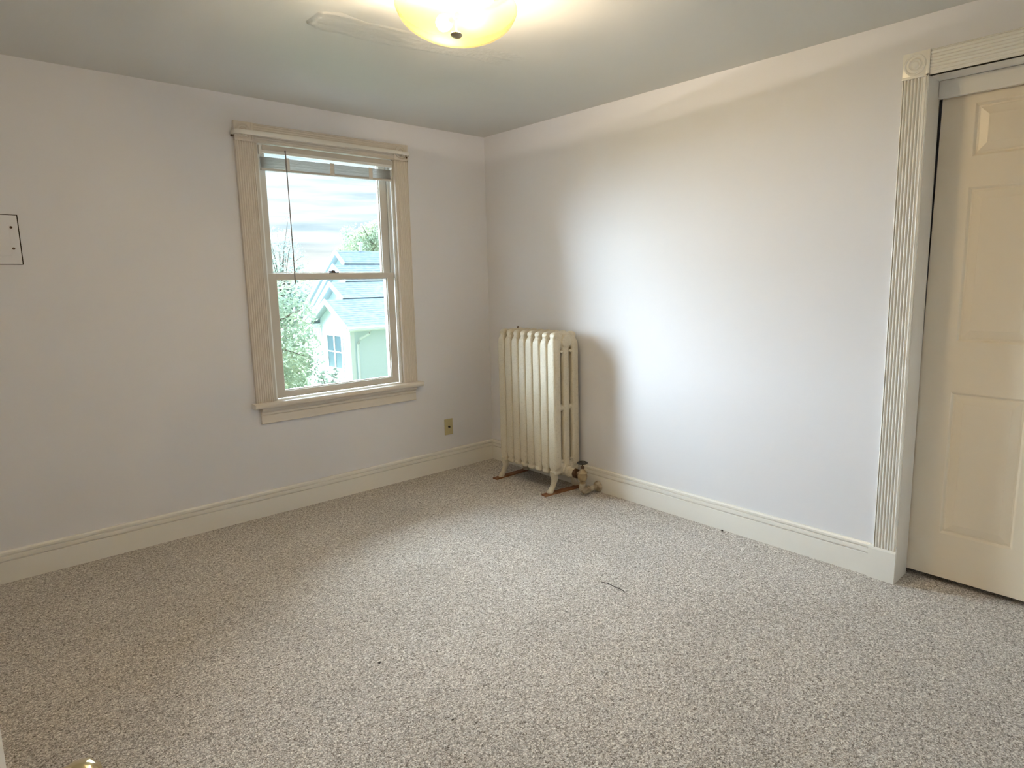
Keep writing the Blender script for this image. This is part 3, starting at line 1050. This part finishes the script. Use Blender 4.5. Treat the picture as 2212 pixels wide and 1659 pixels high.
# (rake plane X, ridge Y, ridge Z, front foot Y, front foot Z, back eave Y, back eave Z)
UN = [(6.80, 18.20, 0.736, 16.58, -0.185, 19.72, -0.10),
      (7.50, 19.26, 1.35, 18.20, 0.770, 21.60, -0.22),
      (8.16, 20.30, 2.03, 19.26, 1.385, 23.50, -0.22),
      (8.65, 21.07, 2.62, 20.30, 2.075, 25.40, -0.25)]
def slope_slab(b, x0, x1, ya, za, yb, zb, th):
    prof = [(ya, za), (yb, zb), (yb, zb - th), (ya, za - th)]
    b.prism(prof, x0, x1, lambda a, c, t: Vector((t, a, c)))
def siding(b, pts_y, x, face, z0, zf, exp=0.127):
    pass
for i, (xr, yr, zr, yf, zf, yb_, zb_) in enumerate(UN):
    b = MB()
    slope_slab(b, xr, 22, yr, zr, yf, zf, 0.05)
    slope_slab(b, xr, 22, yr, zr, yb_, zb_, 0.05)
    # shingle courses as thin steps on the front slope
    L_ = math.hypot(yr - yf, zr - zf)
    nC = max(2, int(L_ / 0.14))
    for k in range(nC):
        t0, t1 = k / nC, (k + 1) / nC
        A = (yr + (yf - yr) * t0, zr + (zf - zr) * t0)
        B = (yr + (yf - yr) * t1, zr + (zf - zr) * t1)
        b.prism([(A[0], A[1] + .002), (B[0], B[1] + .007), (B[0], B[1]), (A[0], A[1])], xr + .02, 22, lambda a, c, t: Vector((t, a, c)))
    b.build('roof', M['roof'], house)
    # rake boards and soffit
    for (ya, za, yb2, zb2) in ((yr, zr, yf, zf), (yr, zr, yb_, zb_)):
        b = MB()
        b.prism([(ya, za + .03), (yb2, zb2 + .03), (yb2, zb2 - .14), (ya, za - .14)], xr - .03, xr + .02, lambda a, c, t: Vector((t, a, c)))
        b.build('rake_board', M['housetrim'], house)
        b = MB()
        b.prism([(ya, za - .055), (yb2, zb2 - .055), (yb2, zb2 - .075), (ya, za - .075)], xr + .02, xr + .42, lambda a, c, t: Vector((t, a, c)))
        b.build('soffit', M['soffit'], house)
    # gable wall with clapboards
    xw = xr + 0.32
    wy0, wy1 = (17.0, 19.40) if i == 0 else (UN[i - 1][1] - 1.0, yb_ - 0.35)
    b = MB()
    z = -4.2
    E_ = 0.127
    while z < zr - .12:
        z2 = z + E_
        def lim(zz):
            ya = max(wy0, yr - (zr - .08 - zz) / max(1e-6, (zr - zf)) * (yr - yf))
            yb3 = min(wy1, yr + (zr - .08 - zz) / max(1e-6, (zr - zb_)) * (yb_ - yr))
            return ya, yb3
        a0, b0 = lim(z)
        a1, b1 = lim(z2)
        if b0 > a0:
            if b1 < a1:
                a1 = b1 = (a1 + b1) / 2
            b.face([(xw - .018, a0, z), (xw - .018, b0, z), (xw, b1, z2), (xw, a1, z2)])
            b.face([(xw - .018, a0, z), (xw - .018, b0, z), (xw, b0, z), (xw, a0, z)])
        z = z2
    b.box(xw, xw + .1, wy0, wy1, -4.2, min(zf, zb_) - .1)
    b.build('siding', M['siding'], house)
    b = MB()
    b.box(xw - .03, xw + .07, wy1 - .1, wy1 + .02, -4.2, zb_ - .10)
    b.build('corner_board', M['housetrim'], house)
    b = MB()
    b.box(xr - .02, xr + .5, yb_ - .36, yb_ + .02, zb_ - .24, zb_ - .06)
    b.build('eave_return', M['housetrim'], house)
# side wall facing the window
b = MB()
z = -4.2
while z < -0.30:
    z2 = min(z + 0.127, -0.26)
    b.face([(7.12, 16.982, z), (22, 16.982, z), (22, 17.0, z2), (7.12, 17.0, z2)])
    b.face([(7.12, 16.982, z), (22, 16.982, z), (22, 17.0, z), (7.12, 17.0, z)])
    z = z2
b.box(7.13, 22, 17.0, 17.1, -4.2, -0.25)
b.build('siding', M['siding'], house)
b = MB()
b.box(7.080, 7.24, 16.955, 17.10, -4.2, -0.24)
b.build('corner_board', M['housetrim'], house)
b = MB()
b.prism([(16.44, -0.21), (16.44, -0.285), (16.47, -0.325), (16.57, -0.325), (16.57, -0.18)], 6.80, 22, lambda a, c, t: Vector((t, a, c)))
b.build('gutter', M['housetrim'], house)
MB().box(6.84, 22, 16.58, 17.0, -0.30, -0.27).build('soffit', M['soffit'], house)
b = MB()
b.tube([(7.62, 16.52, -0.32), (7.62, 16.55, -0.42), (7.40, 16.86, -0.62), (7.34, 16.92, -0.80), (7.34, 16.92, -4.1)], .05, 8)
b.build('downspout', M['housetrim'], house, smooth=40)
# twin window in the front gable
wf = MB()
X = 7.12 - .03
wy = (17.66, 18.80)
wz = (-1.72, -0.56)
wf.box(X - .02, X + .03, wy[0] - .07, wy[1] + .07, wz[1], wz[1] + .08).box(X - .03, X + .03, wy[0] - .09, wy[1] + .09, wz[0] - .08, wz[0])
for y in (wy[0] - .035, (wy[0] + wy[1]) / 2, wy[1] + .035):
    wf.box(X - .02, X + .03, y - .045, y + .045, wz[0], wz[1])
hw = wf.build('window', M['housetrim'], house)
ym = (wy[0] + wy[1]) / 2
for a, c in ((wy[0] + .01, ym - .045), (ym + .045, wy[1] - .01)):
    zm = (wz[0] + wz[1]) / 2
    for z0, z1 in ((wz[0], zm - .02), (zm + .02, wz[1])):
        MB().box(X + .0, X + .012, a, c, z0, z1).build('pane', M['houseglass'], hw)
    MB().box(X - .012, X + .02, a, c, zm - .02, zm + .02).build('check_rail', M['housetrim'], hw)
# vent stack on the main roof
b = MB()
b.lathe([(.055, 2.3), (.055, 2.87), (.11, 2.88), (.11, 2.95), (.03, 2.97)], (9.78, 21.10, 0), 'Z', 16)
b.build('vent_stack', M['housetrim'], house, smooth=40)
# open gutter end at the far left eave
b = MB()
b.tube([(8.62, 25.55, -0.40), (8.62, 25.62, 0.42)], .06, 8)
b.build('vent_pipe', M['housetrim'], house)
rebase(house)

def tree(name, label, base, crown, radii, n, leaf, m, group, trunk_r=.16, density=None, seed=1, sprays=0, cat='tree'):
    rnd = random.Random(seed)
    root = empty(name, base)
    tag(root, label, cat, group)
    c = Vector(crown) - Vector(base)
    b = MB()
    b.tube([(0, 0, 0), (c.x * .3, c.y * .3, c.z * .5), (c.x, c.y, c.z)], [trunk_r, trunk_r * .75, trunk_r * .3], 8)
    tips = []
    for k in range(14 + sprays):
        a = rnd.uniform(0, 2 * PI)
        el = rnd.uniform(-.5, 1.3)
        d = Vector((radii[0] * math.cos(a) * math.cos(el), radii[1] * math.sin(a) * math.cos(el), radii[2] * math.sin(el)))
        p = c + d * rnd.uniform(.7, 1.02)
        tips.append(p)
        b.tube([c + Vector((0, 0, -radii[2] * .5)) , c + d * .45, p], [trunk_r * .3, trunk_r * .16, trunk_r * .05], 5)
    b.build('trunk', M['bark'], root, smooth=60)
    b = MB()
    for k in range(n):
        if k < n * (0.35 if sprays else 0.0):
            t = tips[rnd.randrange(len(tips))]
            q = rnd.uniform(.45, 1.05)
            p = c + (t - c) * q + Vector((rnd.gauss(0, .1), rnd.gauss(0, .1), rnd.gauss(0, .1))) * radii[0] * .7
        else:
            while True:
                d = Vector((rnd.uniform(-1, 1), rnd.uniform(-1, 1), rnd.uniform(-1, 1)))
                r = d.length
                lump = 0.78 + 0.34 * noise.noise(d.normalized() * 2.3 + Vector((seed * 3.3, 0, 0)))
                if r < lump and r > .35:
                    break
            p = c + Vector((d.x * radii[0], d.y * radii[1], d.z * radii[2]))
        s = leaf * rnd.uniform(.6, 1.3)
        u = Vector((rnd.gauss(0, 1), rnd.gauss(0, 1), rnd.gauss(0, .8))).normalized()
        v = u.cross(Vector((rnd.gauss(0, 1), rnd.gauss(0, 1), rnd.gauss(0, 1)))).normalized()
        w = u.cross(v) * .12 * s
        b.face([p - u * s, p + v * s * .42 + w, p + u * s, p - v * s * .42 + w])
    f = b.build('foliage', m, root)
    f['kind'] = 'stuff'
    return root
tree('leafy_tree', 'tall loose leafed tree at the left of the window view', (2.4, 13.2, -4.2), (2.5, 13.2, 0.0), (2.3, 1.6, 2.3), 9000, .070, M['leaf'], 'trees outside', .17, seed=3)
tree('leafy_tree', 'thin topped tree with sparse upright leaves against the sky at left', (8.9, 27.6, -4.2), (8.9, 27.6, 1.9), (1.9, 1.5, 2.5), 1500, .090, M['leaf2'], 'trees outside', .10, seed=11, sprays=16)
tree('leafy_tree', 'dense tree standing beyond the house roof at right', (16.9, 33, -4.2), (17.0, 33, 3.0), (3.2, 2.2, 2.4), 7000, .13, M['leaf'], 'trees outside', .25, seed=5)
tree('leafy_tree', 'bluish tree beyond the stepped gables at left of the house', (10.8, 36, -4.2), (11.0, 36, 0.5), (3.5, 2.1, 2.6), 4200, .18, M['leaf2'], 'trees outside', .22, seed=8)
tree('leafy_tree', 'yellow green shrubby tree low at the left of the window view', (4.3, 17.3, -4.2), (4.3, 17.3, -1.7), (1.8, 1.3, 2.1), 7000, .065, M['leaf'], 'trees outside', .14, seed=21)
tree('sapling', 'slender dark leafed sapling in front of the white house', (1.80, 7.0, -4.2), (1.78, 7.0, -0.62), (.34, .30, .62), 420, .042, M['leaf3'], 'trees outside', .035, seed=4, sprays=10)
tree('leafy_tree', 'big dense tree added left of the house, out of view, to shade the gable', (0.2, 29.5, -4.2), (0.2, 29.5, 1.2), (4.4, 2.6, 5.2), 9000, .26, M['leaf'], 'trees outside', .35, seed=31)  # added out of view to keep the low sun off the gable
